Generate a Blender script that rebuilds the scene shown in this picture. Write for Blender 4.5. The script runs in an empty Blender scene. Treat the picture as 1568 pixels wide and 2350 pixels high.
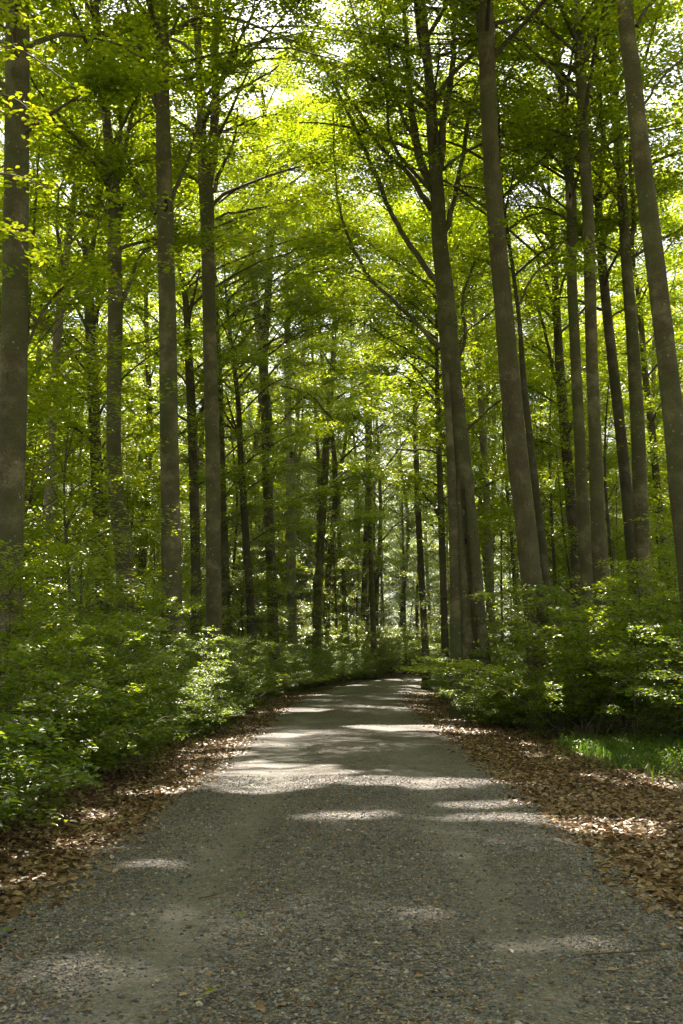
import bpy, math, random
import numpy as np
from mathutils import Vector
rnd = random.Random(7); R = np.random.default_rng(11)
C = bpy.context.scene.collection
rad = math.radians
# ------------------------------------------------------------------ camera, light, exposure
CAMZ = 1.6; F = 2285.0; PITCH = math.atan((1510 - 1175) / F)
cam = bpy.data.objects.new('camera', bpy.data.cameras.new('camera')); C.objects.link(cam)
cam.location = (0, 0, CAMZ); cam.rotation_euler = (math.pi / 2 + PITCH, 0, 0)
cam.data.sensor_fit = 'VERTICAL'; cam.data.sensor_height = 36; cam.data.sensor_width = 24; cam.data.lens = 35
cam.data.clip_end = 2000
S = bpy.context.scene; S.camera = cam
SUN_EL, SUN_AZ = rad(55), rad(-5)         # ahead of the camera and a little to the left
w = bpy.data.worlds.new('World'); S.world = w; w.use_nodes = True
sk = w.node_tree.nodes.new('ShaderNodeTexSky'); sk.sky_type = 'NISHITA'; sk.sun_disc = False
sk.sun_elevation = SUN_EL; sk.sun_rotation = SUN_AZ; sk.dust_density = 2.0; sk.ozone_density = 0.6
hz = w.node_tree.nodes.new('ShaderNodeHueSaturation'); hz.inputs['Saturation'].default_value = .2      # thin bright veil over the blue
w.node_tree.links.new(sk.outputs[0], hz.inputs['Color']); w.node_tree.links.new(hz.outputs[0], w.node_tree.nodes['Background'].inputs[0])
w.node_tree.nodes['Background'].inputs[1].default_value = 0.075
SUND = np.array([math.sin(SUN_AZ) * math.cos(SUN_EL), math.cos(SUN_AZ) * math.cos(SUN_EL), math.sin(SUN_EL)])
sl = bpy.data.lights.new('sun', 'SUN'); sl.energy = 5.0; sl.angle = rad(0.53); sl.color = (1, .92, .77)
so = bpy.data.objects.new('sun', sl); C.objects.link(so)
so.rotation_euler = Vector(SUND).to_track_quat('Z', 'Y').to_euler()
S.view_settings.view_transform = 'Standard'; S.view_settings.look = 'None'
S.view_settings.exposure = 2.0; S.view_settings.gamma = 1
cy = S.cycles; cy.max_bounces = 8; cy.diffuse_bounces = 6; cy.glossy_bounces = 2; cy.transmission_bounces = 6
cy.use_adaptive_sampling = True; cy.adaptive_threshold = 0.02; cy.caustics_reflective = False; cy.sample_clamp_indirect = 6

def unp(u, v, D):
    """point of the photograph (1568 x 2350 units) at forward distance D"""
    a = (u - 784) / F; b = (1175 - v) / F
    c, s = math.cos(PITCH), math.sin(PITCH)
    k = D / (c - b * s)
    return np.array([a * k, D, CAMZ + (s + b * c) * k])

# ------------------------------------------------------------------ ground shape
def sst(a, b, x):
    t = np.clip((np.asarray(x, float) - a) / (b - a), 0, 1); return t * t * (3 - 2 * t)
CY = np.array([-40, 0, 6, 14, 24, 33, 42, 52, 62, 73, 84, 95, 108])
CX = np.array([-.3, 0, 0, .14, .18, .2, .55, 1.45, 2.7, 4.5, 7.6, 12.5, 20])
def road_x(y): return np.interp(y, CY, CX)
for _ in range(0): pass
_ys = np.linspace(-40, 108, 400); _xs = np.interp(_ys, CY, CX)
_xs = np.convolve(np.pad(_xs, 12, 'edge'), np.ones(25) / 25, 'valid')
def road_x(y): return np.interp(y, _ys, _xs)
HW = 2.12
def wob(x, y, s, k=0):
    x = np.asarray(x, float); y = np.asarray(y, float)
    return (np.sin(x * s + 1.3 * k + 1.7 * np.sin(y * s * .7 + k)) + np.sin(y * s * 1.13 + 2.1 * k + 1.3 * np.sin(x * s * .9))) * .5
def ground_z(x, y):
    d = np.asarray(x, float) - road_x(y)
    a = np.abs(d)
    z = -.05 * sst(1.9, 2.9, a) + .0 * a
    z = z + .42 * sst(3.0, 7.5, -d) + .28 * sst(4.2, 8.5, d)
    z = z + .07 * wob(x, y, .9) * sst(2.4, 4, a) + .35 * wob(x, y, .13, 2) * sst(8, 25, a)
    return z

# ------------------------------------------------------------------ mesh helpers
class Buf:
    def __init__(s): s.v = []; s.f = []; s.t = []; s.n = 0
    def add(s, v, f, t=0.5):
        v = np.asarray(v, np.float32).reshape(-1, 3); f = np.asarray(f, np.int32)
        if len(f) == 0: return
        s.v.append(v); s.f.append(f + s.n); s.n += len(v)
        s.t.append(np.broadcast_to(np.asarray(t, np.float32), (len(f),)).copy())
    def empty(s): return s.n == 0
    def build(s, name, mat, parent=None, smooth=True, origin=None):
        v = np.concatenate(s.v)
        if origin is not None: v = v - np.asarray(origin, np.float32)
        m = bpy.data.meshes.new(name)
        m.vertices.add(len(v)); m.vertices.foreach_set('co', v.ravel())
        li = np.concatenate([f.ravel() for f in s.f]); tot = np.concatenate([np.full(len(f), f.shape[1], np.int32) for f in s.f])
        m.loops.add(len(li)); m.loops.foreach_set('vertex_index', li)
        m.polygons.add(len(tot)); st = np.concatenate([[0], np.cumsum(tot)[:-1]]).astype(np.int32)
        m.polygons.foreach_set('loop_start', st); m.polygons.foreach_set('loop_total', tot)
        m.polygons.foreach_set('use_smooth', np.full(len(tot), smooth))
        at = m.attributes.new('tint', 'FLOAT', 'FACE'); at.data.foreach_set('value', np.concatenate(s.t))
        m.update(calc_edges=True); m.materials.append(mat)
        o = bpy.data.objects.new(name, m); C.objects.link(o)
        if parent is not None: o.parent = parent
        elif origin is not None: o.location = origin
        return o

def spline(P, n):
    """Catmull-Rom through the rows of P"""
    P = np.asarray(P, float); k = len(P)
    if k == 2:
        t = np.linspace(0, 1, n)[:, None]; return P[0] * (1 - t) + P[1] * t
    Q = np.vstack([2 * P[0] - P[1], P, 2 * P[-1] - P[-2]])
    ts = np.linspace(0, k - 1 - 1e-6, n); i = ts.astype(int); t = (ts - i)[:, None]
    a, b, c, d = Q[i], Q[i + 1], Q[i + 2], Q[i + 3]
    return .5 * (2 * b + (c - a) * t + (2 * a - 5 * b + 4 * c - d) * t ** 2 + (3 * b - a - 3 * c + d) * t ** 3)

def tube(buf, P, r, sides=8, bump=0, tint=.5, lobes=0):
    P = np.asarray(P, float); r = np.asarray(r, float); n = len(P)
    T = np.gradient(P, axis=0); T /= np.linalg.norm(T, axis=1)[:, None] + 1e-9
    ref = np.array([0, 1, 0.]) if abs(T[0][2]) > .8 else np.array([0, 0, 1.])
    A = np.cross(T, ref); A /= np.linalg.norm(A, axis=1)[:, None] + 1e-9
    B = np.cross(T, A)
    th = np.linspace(0, 2 * np.pi, sides, endpoint=False)
    rr = np.repeat(r[:, None], sides, 1)
    if bump:
        ph = R.uniform(0, 6, 6); zz = np.linspace(0, 1, n)[:, None] * n
        rr = rr * (1 + bump * (np.sin(2 * th + ph[0] + zz * .11) + .6 * np.sin(3 * th + ph[1] - zz * .17) + .5 * np.sin(5 * th + ph[2] + zz * .3) + .5 * np.sin(zz * .9 + ph[3] + th)))
    V = P[:, None, :] + rr[..., None] * (np.cos(th)[None, :, None] * A[:, None, :] + np.sin(th)[None, :, None] * B[:, None, :])
    i = np.arange(n - 1)[:, None] * sides; j = np.arange(sides)[None, :]; j2 = (j + 1) % sides
    f = np.stack([i + j, i + j2, i + sides + j2, i + sides + j], -1).reshape(-1, 4)
    buf.add(V.reshape(-1, 3), f, tint)
    e = V[-1]; buf.add(np.vstack([e, P[-1:]]), np.stack([np.arange(sides), (np.arange(sides) + 1) % sides, np.full(sides, sides)], -1), tint)

def leaves(buf, c, L, tilt=.35, tint=None, fine=False, outward=None, droop=0.0):
    """c: N x 3 centres; nearly level leaves of length L"""
    n = len(c)
    if n == 0: return
    L = np.broadcast_to(L, (n,)) * R.uniform(.7, 1.2, n)
    if outward is None: az = R.uniform(0, 2 * np.pi, n)
    else: az = np.arctan2(outward[:, 1], outward[:, 0]) + R.normal(0, .7, n)
    d = np.stack([np.cos(az), np.sin(az), R.normal(-droop, tilt * .6, n)], 1); d /= np.linalg.norm(d, axis=1)[:, None]
    s = np.stack([-np.sin(az), np.cos(az), R.normal(0, tilt, n)], 1)
    s -= (s * d).sum(1)[:, None] * d; s /= np.linalg.norm(s, axis=1)[:, None]
    nn = np.cross(d, s)
    L = L[:, None]
    if tint is None: tint = np.clip(R.normal(.5, .22, n), 0, 1)
    if not fine:
        V = np.stack([c - d * .5 * L, c + s * .31 * L - d * .04 * L + nn * .04 * L, c + d * .5 * L, c - s * .31 * L - d * .04 * L + nn * .04 * L], 1)
        f = np.arange(n * 4).reshape(n, 4); buf.add(V.reshape(-1, 3), f, tint)
    else:
        up = nn * R.uniform(.02, .12, n)[:, None] * L
        V = np.stack([c - d * .5 * L, c - d * .22 * L + s * .25 * L + up, c + d * .14 * L + s * .25 * L + up, c + d * .5 * L - nn * .06 * L,
                      c + d * .14 * L - s * .25 * L + up, c - d * .22 * L - s * .25 * L + up], 1)
        b = np.arange(n)[:, None] * 6
        f = np.stack([b + [0, 1, 2, 3], b + [0, 3, 4, 5]], 1).reshape(-1, 4)
        buf.add(V.reshape(-1, 3), f, np.repeat(tint, 2))

# ------------------------------------------------------------------ materials
def mat(name):
    m = bpy.data.materials.new(name); m.use_nodes = True; nt = m.node_tree; nt.nodes.clear()
    return m, nt, nt.nodes.new('ShaderNodeOutputMaterial')
def N(nt, t, **kw):
    n = nt.nodes.new('ShaderNode' + t)
    for k, v in kw.items():
        if k in n.inputs: n.inputs[k].default_value = v
        else: setattr(n, k, v)
    return n
def ramp(nt, src, stops, interp='LINEAR'):
    n = nt.nodes.new('ShaderNodeValToRGB'); cr = n.color_ramp; cr.interpolation = interp
    while len(cr.elements) < len(stops): cr.elements.new(.5)
    for e, (p, c) in zip(cr.elements, stops): e.position = p; e.color = (*c, 1)
    nt.links.new(src, n.inputs[0]); return n.outputs[0]
def mixc(nt, a, b, fac, mode='MIX'):
    n = nt.nodes.new('ShaderNodeMix'); n.data_type = 'RGBA'; n.blend_type = mode
    for s, i in ((fac, 0), (a, 6), (b, 7)):
        if isinstance(s, (int, float)): n.inputs[i].default_value = s
        elif isinstance(s, tuple): n.inputs[i].default_value = (*s, 1)
        else: nt.links.new(s, n.inputs[i])
    return n.outputs[2]
def leaf_mat(name, refl, trans, gloss=.05, rough=.38, tw=.5):
    m, nt, out = mat(name); L = nt.links.new
    at = N(nt, 'Attribute', attribute_name='tint')
    oi = N(nt, 'ObjectInfo')
    cr = ramp(nt, at.outputs['Fac'], refl); ct = ramp(nt, at.outputs['Fac'], trans)
    va = N(nt, 'MapRange', **{'From Min': 0., 'From Max': 1., 'To Min': .85, 'To Max': 1.15}); L(oi.outputs['Random'], va.inputs[0])
    d = N(nt, 'BsdfDiffuse'); t = N(nt, 'BsdfTranslucent'); g = N(nt, 'BsdfGlossy', Roughness=rough)
    hs = N(nt, 'HueSaturation'); L(va.outputs[0], hs.inputs['Value']); L(cr, hs.inputs['Color'])
    L(hs.outputs[0], d.inputs[0]); L(ct, t.inputs[0])
    g.inputs[0].default_value = (1, 1, 1, 1)
    mx = N(nt, 'MixShader'); mx.inputs[0].default_value = tw; L(d.outputs[0], mx.inputs[1]); L(t.outputs[0], mx.inputs[2])
    fr = N(nt, 'LayerWeight', Blend=.12); mu = N(nt, 'Math', operation='MULTIPLY_ADD'); L(fr.outputs['Fresnel'], mu.inputs[0]); mu.inputs[1].default_value = .16; mu.inputs[2].default_value = gloss
    m2 = N(nt, 'MixShader'); L(mu.outputs[0], m2.inputs[0]); L(mx.outputs[0], m2.inputs[1]); L(g.outputs[0], m2.inputs[2])
    L(m2.outputs[0], out.inputs[0]); return m
M = {}
M['leaf'] = leaf_mat('beech_leaf', [(0, (.045, .10, .010)), (.5, (.078, .15, .013)), (1, (.14, .2, .016))],
                     [(0, (.27, .42, .006)), (.5, (.51, .63, .010)), (1, (.78, .77, .02))], gloss=.008)
M['shrub'] = leaf_mat('shrub_leaf', [(0, (.045, .10, .014)), (.5, (.08, .145, .02)), (1, (.13, .19, .025))],
                      [(0, (.24, .40, .010)), (.5, (.38, .52, .014)), (1, (.54, .6, .02))], gloss=.018, rough=.5)
M['litter'] = leaf_mat('dead_leaf', [(0, (.085, .045, .019)), (.45, (.225, .135, .066)), (.8, (.36, .235, .12)), (1, (.50, .36, .20))],
                       [(0, (.10, .045, .02)), (1, (.35, .2, .08))], gloss=.015, rough=.5, tw=.2)
M['grass'] = leaf_mat('grass_blade', [(0, (.045, .08, .018)), (.6, (.085, .13, .028)), (1, (.2, .2, .07))], [(0, (.15, .36, .02)), (1, (.3, .5, .03))], gloss=.02)

def bark_mat(name, a, b, moss, rough_bark=False, speck=.5):
    m, nt, out = mat(name); L = nt.links.new
    tc = N(nt, 'TexCoord'); oi = N(nt, 'ObjectInfo')
    ad = N(nt, 'VectorMath', operation='ADD'); L(tc.outputs['Object'], ad.inputs[0])
    cb = N(nt, 'CombineXYZ'); mu = N(nt, 'Math', operation='MULTIPLY'); mu.inputs[1].default_value = 37.
    L(oi.outputs['Random'], mu.inputs[0])
    for i in range(3): L(mu.outputs[0], cb.inputs[i])
    L(cb.outputs[0], ad.inputs[1]); P = ad.outputs[0]
    n1 = N(nt, 'TexNoise', Scale=1.9, Detail=6., Roughness=.6); L(P, n1.inputs['Vector'])
    mp = N(nt, 'Mapping'); mp.inputs['Scale'].default_value = (1.6, 1.6, 9) if not rough_bark else (24, 24, 2.6); L(P, mp.inputs['Vector'])
    n2 = N(nt, 'TexNoise', Scale=1.2 if not rough_bark else 1.6, Detail=5., Roughness=.65); L(mp.outputs[0], n2.inputs['Vector'])
    n3 = N(nt, 'TexNoise', Scale=38., Detail=4., Roughness=.7); L(P, n3.inputs['Vector'])
    base = ramp(nt, n1.outputs['Fac'], [(.28, tuple(k * .7 for k in a)), (.48, a), (.62, b), (.74, tuple(k * 1.25 for k in b))])
    streak = ramp(nt, n2.outputs['Fac'], [(.35, (.55,) * 3), (.55, (1,) * 3)]) if rough_bark else ramp(nt, n2.outputs['Fac'], [(.3, (.72,) * 3), (.5, (1,) * 3)])
    c = mixc(nt, base, streak, .75 if not rough_bark else 1., 'MULTIPLY')
    fine = ramp(nt, n3.outputs['Fac'], [(.38, (.5,) * 3), (.52, (1.,) * 3), (.66, (1.25,) * 3)]); c = mixc(nt, c, fine, .8, 'MULTIPLY')
    n4 = N(nt, 'TexNoise', Scale=.55, Detail=5., Roughness=.7); L(P, n4.inputs['Vector'])
    c = mixc(nt, c, moss, ramp(nt, n4.outputs['Fac'], [(.42, (0,) * 3), (.62, (.85,) * 3)]))
    vo = N(nt, 'TexVoronoi', Scale=7.5, Randomness=1.); L(P, vo.inputs['Vector'])
    nsp = N(nt, 'TexNoise', Scale=2.2); L(P, nsp.inputs['Vector'])
    sp = ramp(nt, vo.outputs['Distance'], [(.0, (1,) * 3), (.12, (1,) * 3), (.17, (0,) * 3)])
    gate = ramp(nt, nsp.outputs['Fac'], [(.46, (0,) * 3), (.6, (speck,) * 3)])
    c = mixc(nt, c, (.42, .43, .38), mixc(nt, sp, gate, 1., 'MULTIPLY'))
    bs = N(nt, 'BsdfPrincipled', Roughness=.85); bs.inputs['Specular IOR Level'].default_value = .25
    L(c, bs.inputs['Base Color'])
    bp = N(nt, 'Bump', Strength=.9 if rough_bark else .55, Distance=.035 if rough_bark else .012)
    hm = N(nt, 'Math', operation='MULTIPLY_ADD'); L(n3.outputs['Fac'], hm.inputs[0]); hm.inputs[1].default_value = .35; L(n2.outputs['Fac'], hm.inputs[2])
    L(hm.outputs[0], bp.inputs['Height']); L(bp.outputs[0], bs.inputs['Normal'])
    L(bs.outputs[0], out.inputs[0]); return m
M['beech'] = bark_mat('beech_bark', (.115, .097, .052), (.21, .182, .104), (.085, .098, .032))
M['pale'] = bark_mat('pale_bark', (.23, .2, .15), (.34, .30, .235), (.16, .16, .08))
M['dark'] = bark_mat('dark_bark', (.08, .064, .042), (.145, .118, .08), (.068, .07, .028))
M['oak'] = bark_mat('furrowed_bark', (.125, .1, .056), (.205, .17, .1), (.11, .105, .045), True, .3)
M['scar'] = bark_mat('scar_bark', (.30, .24, .17), (.42, .36, .27), (.2, .18, .12))
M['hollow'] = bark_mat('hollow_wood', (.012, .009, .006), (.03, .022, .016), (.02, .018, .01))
M['twig'] = bark_mat('dry_twig', (.14, .10, .07), (.26, .2, .14), (.12, .1, .06))

def gravel_mat():
    m, nt, out = mat('gravel'); L = nt.links.new
    tc = N(nt, 'TexCoord'); P = tc.outputs['Object']
    uv = N(nt, 'UVMap', uv_map='UVMap')
    sep = N(nt, 'SeparateXYZ'); L(uv.outputs[0], sep.inputs[0])
    v1 = N(nt, 'TexVoronoi', Scale=46.); L(P, v1.inputs['Vector'])
    v2 = N(nt, 'TexVoronoi', Scale=95.); L(P, v2.inputs['Vector'])
    stone = [(0, (.055, .052, .049)), (.35, (.118, .114, .108)), (.6, (.20, .195, .186)), (.78, (.32, .305, .275)), (.86, (.25, .15, .085)), (1, (.46, .43, .37))]
    s1 = N(nt, 'SeparateColor'); L(v1.outputs['Color'], s1.inputs[0]); c1 = ramp(nt, s1.outputs[0], stone)
    s2 = N(nt, 'SeparateColor'); L(v2.outputs['Color'], s2.inputs[0]); c2 = ramp(nt, s2.outputs[0], stone)
    e1 = ramp(nt, v1.outputs['Distance'], [(.0, (1,) * 3), (.7, (.45,) * 3)])
    c1 = mixc(nt, c1, e1, 1., 'MULTIPLY')
    nz = N(nt, 'TexNoise', Scale=9., Detail=6., Roughness=.7); L(P, nz.inputs['Vector'])
    c = mixc(nt, c1, c2, ramp(nt, nz.outputs['Fac'], [(.42, (0,) * 3), (.58, (1,) * 3)]))
    # packed pale fines in the two wheel tracks, broken by noise
    n2 = N(nt, 'TexNoise', Scale=1.1, Detail=5., Roughness=.65); L(P, n2.inputs['Vector'])
    ad = N(nt, 'Math', operation='MULTIPLY_ADD'); L(n2.outputs['Fac'], ad.inputs[0]); ad.inputs[1].default_value = .10; L(sep.outputs[0], ad.inputs[2])
    tr = ramp(nt, ad.outputs[0], [(.0, (0,) * 3), (.20, (0,) * 3), (.29, (.72,) * 3), (.40, (0,) * 3), (.66, (0,) * 3), (.77, (.5,) * 3), (.88, (0,) * 3)])
    n3 = N(nt, 'TexNoise', Scale=70., Detail=3.); L(P, n3.inputs['Vector'])
    fin = ramp(nt, n3.outputs['Fac'], [(.3, (.155, .15, .135)), (.7, (.265, .256, .23))])
    c = mixc(nt, c, fin, tr)
    n4 = N(nt, 'TexNoise', Scale=.6, Detail=4.); L(P, n4.inputs['Vector'])
    c = mixc(nt, c, ramp(nt, n4.outputs['Fac'], [(.35, (.85, .815, .84)), (.65, (1.1, 1.06, 1.15))]), 1., 'MULTIPLY')
    bs = N(nt, 'BsdfPrincipled', Roughness=.8); bs.inputs['Specular IOR Level'].default_value = .3; L(c, bs.inputs['Base Color'])
    bp = N(nt, 'Bump', Strength=.8, Distance=.012); iv = N(nt, 'Math', operation='SUBTRACT'); iv.inputs[0].default_value = 1.; L(v1.outputs['Distance'], iv.inputs[1])
    L(iv.outputs[0], bp.inputs['Height']); L(bp.outputs[0], bs.inputs['Normal'])
    L(bs.outputs[0], out.inputs[0]); return m
M['gravel'] = gravel_mat()
def stone_mat():
    m, nt, out = mat('stone'); L = nt.links.new
    at = N(nt, 'Attribute', attribute_name='tint')
    c = ramp(nt, at.outputs['Fac'], [(0, (.06, .057, .053)), (.3, (.122, .118, .122)), (.6, (.195, .19, .196)), (.76, (.285, .277, .285)), (.85, (.22, .13, .075)), (.93, (.32, .22, .125)), (1, (.48, .45, .40))])
    bs = N(nt, 'BsdfPrincipled', Roughness=.7); bs.inputs['Specular IOR Level'].default_value = .35; L(c, bs.inputs['Base Color']); L(bs.outputs[0], out.inputs[0]); return m
M['stone'] = stone_mat()
def floor_mat():
    m, nt, out = mat('forest_floor'); L = nt.links.new
    tc = N(nt, 'TexCoord'); P = tc.outputs['Object']
    v = N(nt, 'TexVoronoi', Scale=17.); L(P, v.inputs['Vector']); s = N(nt, 'SeparateColor'); L(v.outputs['Color'], s.inputs[0])
    c = ramp(nt, s.outputs[0], [(0, (.045, .026, .014)), (.4, (.12, .07, .04)), (.75, (.21, .13, .075)), (1, (.34, .23, .14))])
    c = mixc(nt, c, ramp(nt, v.outputs['Distance'], [(.1, (1,) * 3), (.7, (.4,) * 3)]), 1., 'MULTIPLY')
    n = N(nt, 'TexNoise', Scale=.45, Detail=6., Roughness=.7); L(P, n.inputs['Vector'])
    c = mixc(nt, c, (.035, .06, .018), ramp(nt, n.outputs['Fac'], [(.45, (0,) * 3), (.62, (.8,) * 3)]))
    bs = N(nt, 'BsdfPrincipled', Roughness=.9); L(c, bs.inputs['Base Color'])
    bp = N(nt, 'Bump', Strength=.8, Distance=.03); L(v.outputs['Distance'], bp.inputs['Height']); L(bp.outputs[0], bs.inputs['Normal'])
    L(bs.outputs[0], out.inputs[0]); return m
M['floor'] = floor_mat()

# ------------------------------------------------------------------ tagging
def tag(o, label=None, cat=None, group=None, kind=None):
    if label: o['label'] = label
    if cat: o['category'] = cat
    if group: o['group'] = group
    if kind: o['kind'] = kind
    return o
def empty(name, loc, rz=0):
    o = bpy.data.objects.new(name, None); C.objects.link(o); o.location = loc; o.rotation_euler = (0, 0, rz); o.empty_display_size = .3
    return o
def copy_tree(o, loc, rz, sc, label=None, group=None):
    r = o.copy(); C.objects.link(r); r.location = loc; r.rotation_euler = (0, 0, rz); r.scale = sc
    if label: r['label'] = label
    if group: r['group'] = group
    for ch in list(o.children):
        c = ch.copy(); C.objects.link(c); c.parent = r
    return r

# ------------------------------------------------------------------ the ground
def sheet(name, xs, ys, zf, m, uv=False):
    X, Y = np.meshgrid(xs, ys); nx, ny = len(xs), len(ys)
    b = Buf(); Z = zf(X, Y)
    i = np.arange(ny - 1)[:, None] * nx; j = np.arange(nx - 1)[None, :]
    f = np.stack([i + j, i + j + 1, i + nx + j + 1, i + nx + j], -1).reshape(-1, 4)
    b.add(np.stack([X, Y, Z], -1), f); return b.build(name, m)
gx = np.concatenate([np.linspace(-900, -60, 12)[:-1], np.linspace(-60, -12, 40)[:-1], np.linspace(-12, 14, 90)[:-1], np.linspace(14, 60, 40)[:-1], np.linspace(60, 900, 12)])
gy = np.concatenate([np.linspace(-600, -20, 12)[:-1], np.linspace(-20, 60, 200)[:-1], np.linspace(60, 170, 90)[:-1], np.linspace(170, 1200, 12)])
fl = sheet('forest_floor', gx, gy, lambda x, y: ground_z(x, y) - .03, M['floor']); tag(fl, kind='structure')
# gravel road following its curve
ys = np.concatenate([np.linspace(-20, 40, 400), np.linspace(40.2, 104, 240)]); us = np.linspace(0, 1, 34)
cx = road_x(ys); dx = np.gradient(cx, ys); nrm = np.stack([np.ones_like(dx), -dx], 1); nrm /= np.linalg.norm(nrm, axis=1)[:, None]
edge = HW + .10
Wl = -(edge + .12 * wob(ys, ys * .3, 1.7)); Wr = edge + .14 * wob(ys * .8, ys, 1.3, 1)
off = Wl[:, None] * (1 - us) + Wr[:, None] * us
X = cx[:, None] + nrm[:, :1] * off; Y = ys[:, None] + nrm[:, 1:] * off
def road_z(off, y):
    z = .035 * (1 - (off / HW) ** 2) + .006 * wob(off * 2, y, 2.1)
    for t in (-.95, .98): z = z - .022 * np.exp(-((off - t) / .28) ** 2)
    return z - .05 * sst(1.95, 2.25, np.abs(off))
Z = road_z(off, Y) + .004
b = Buf(); nx = len(us); ny = len(ys); i = np.arange(ny - 1)[:, None] * nx; j = np.arange(nx - 1)[None, :]
b.add(np.stack([X, Y, Z], -1), np.stack([i + j, i + j + 1, i + nx + j + 1, i + nx + j], -1).reshape(-1, 4))
road = b.build('road', M['gravel']); tag(road, kind='structure')
uvl = road.data.uv_layers.new(name='UVMap'); li = np.zeros(len(road.data.loops), np.int32); road.data.loops.foreach_get('vertex_index', li)
U = np.broadcast_to(us[None, :], X.shape).ravel(); V_ = np.broadcast_to(ys[:, None], X.shape).ravel()
uvl.data.foreach_set('uv', np.stack([U[li], V_[li]], 1).ravel().astype(np.float32))

# loose stones lying on the near part of the road
n = 95000
sy = 3.3 + 10.5 * R.random(n) ** 1.5; so_ = R.uniform(-HW, HW, n)
dens = 1 - .85 * (np.exp(-((so_ + .95) / .24) ** 2) + .8 * np.exp(-((so_ - .98) / .24) ** 2))
k = R.random(n) < dens; sy, so_ = sy[k], so_[k]; n = len(sy)
r = np.clip(R.lognormal(math.log(.0072), .38, n), .004, .019)
oct_ = np.array([[1, 0, 0], [0, 1, 0], [-1, 0, 0], [0, -1, 0], [0, 0, 1], [0, 0, -1]], float)
V = oct_[None] * R.uniform(.6, 1.35, (n, 6, 1)); V += R.normal(0, .18, V.shape); V[:, :, 2] *= .65
a = R.uniform(0, 6.28, n); ca, sa = np.cos(a)[:, None], np.sin(a)[:, None]
V = np.stack([V[..., 0] * ca - V[..., 1] * sa, V[..., 0] * sa + V[..., 1] * ca, V[..., 2]], -1) * r[:, None, None]
V += np.stack([road_x(sy) + so_, sy, road_z(so_, sy) + .004 + r * .3], 1)[:, None, :]
tri = np.array([[0, 1, 4], [1, 2, 4], [2, 3, 4], [3, 0, 4], [1, 0, 5], [2, 1, 5], [3, 2, 5], [0, 3, 5]])
b = Buf(); b.add(V.reshape(-1, 3), (np.arange(n)[:, None, None] * 6 + tri[None]).reshape(-1, 3), np.repeat(R.random(n), 8))
tag(b.build('gravel_stones', M['stone'], smooth=False), 'loose grey and brown gravel stones scattered over the near forest road', 'gravel', kind='stuff')

# fallen leaves
def edge_l(y): return .95 + .75 * sst(20, 6, y) + .3 * wob(y, y * .4, .8, 3)          # width of the litter band
def edge_r(y): return 2.3 + .6 * sst(20, 9, y) + .35 * wob(y, y * .5, .7, 5)
b = Buf()
def litter(n, side, y0, y1, L, p=1.4):
    y = y0 + (y1 - y0) * R.random(n) ** p
    wd = (edge_l(y) if side < 0 else edge_r(y)) + 1.2
    t = R.random(n)
    d = HW - .35 + wd * t + R.normal(0, .12, n)
    keep = (R.random(n) < sst(HW - .55, HW + .25, d + .25 * wob(y, d, 3))) 
    y, d = y[keep], d[keep]; n = len(y)
    x = road_x(y) + side * d
    z = np.maximum(ground_z(x, y) - .03, road_z(np.minimum(d, 2.35), y) - .02) + R.uniform(.004, .04, n)
    leaves(b, np.stack([x, y, z], 1), L, tilt=.45, fine=True, tint=np.clip(R.normal(.5, .25, n) + .12 * wob(x, y, 1.7), 0, 1))
litter(26000, -1, 4.5, 22, .075); litter(14000, -1, 20, 48, .085, 1.1)
litter(38000, 1, 4.5, 22, .078); litter(18000, 1, 20, 48, .085, 1.1)
tag(b.build('leaf_litter', M['litter'], smooth=False), 'brown fallen beech leaves banked along both road edges', 'fallen leaves', kind='stuff')
b = Buf(); n = 9500
y = 3.6 + 30 * R.random(n) ** 1.7; d = R.normal(0, 1.1, n); d = np.clip(d, -2.1, 2.1)
leaves(b, np.stack([road_x(y) + d, y, road_z(d, y) + .014], 1), np.where(R.random(n) < .06, .05, .015) * 1., tilt=.25, fine=True, tint=np.clip(R.normal(.6, .25, n), 0, 1))
tag(b.build('leaf_scraps', M['litter'], smooth=False), 'small brown leaf scraps and bud scales dotted over the gravel', 'leaf scraps', kind='stuff')

# ------------------------------------------------------------------ where the sun comes through the canopy
def sunproj(P): return P[:, :2] - P[:, 2:3] * (SUND[:2] / SUND[2])[None]
HOLES = []
def hole_g(u0, u1, v, ry):
    D = F * CAMZ / (v - 1510) * 1.0
    x0, x1 = (u0 - 784) * D / F, (u1 - 784) * D / F
    HOLES.append(((x0 + x1) / 2, D, (x1 - x0) / 2, ry, 0.))
hole_g(430, 810, 1775, 1.7); hole_g(480, 640, 1765, 1.6); hole_g(330, 470, 1800, .35); hole_g(1100, 1400, 2138, .07); hole_g(940, 1090, 2082, .07); hole_g(760, 1150, 1788, .55); hole_g(680, 890, 1866, .24); hole_g(1000, 1200, 1836, .26); hole_g(1000, 1210, 1862, .22)
hole_g(1180, 1540, 1868, .55); hole_g(790, 1120, 1667, 1.0); hole_g(590, 700, 1684, .6); hole_g(590, 760, 1627, 1.3); hole_g(850, 985, 1560, 4)
hole_g(290, 430, 1966, .09); hole_g(900, 1000, 2085, .05)
def hole_p(p, r):
    q = sunproj(np.array([p])); HOLES.append((q[0, 0], q[0, 1], r, r, p[2] + r * .8))
hole_p(unp(60, 400, 7.5), .55); hole_p(unp(30, 560, 7.5), .4)
hole_p(unp(1350, 1430, 16), .7); hole_p(unp(1230, 1620, 20), .6); hole_p(unp(1400, 1470, 15), .5); hole_p(unp(250, 1000, 24), .5)
hole_p(unp(540, 1370, 19), .5); hole_p(unp(300, 1300, 13), .35); hole_p(unp(250, 1550, 10), .3); hole_p(unp(1500, 1400, 15), .35); hole_p(unp(100, 1480, 10), .3)
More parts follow.
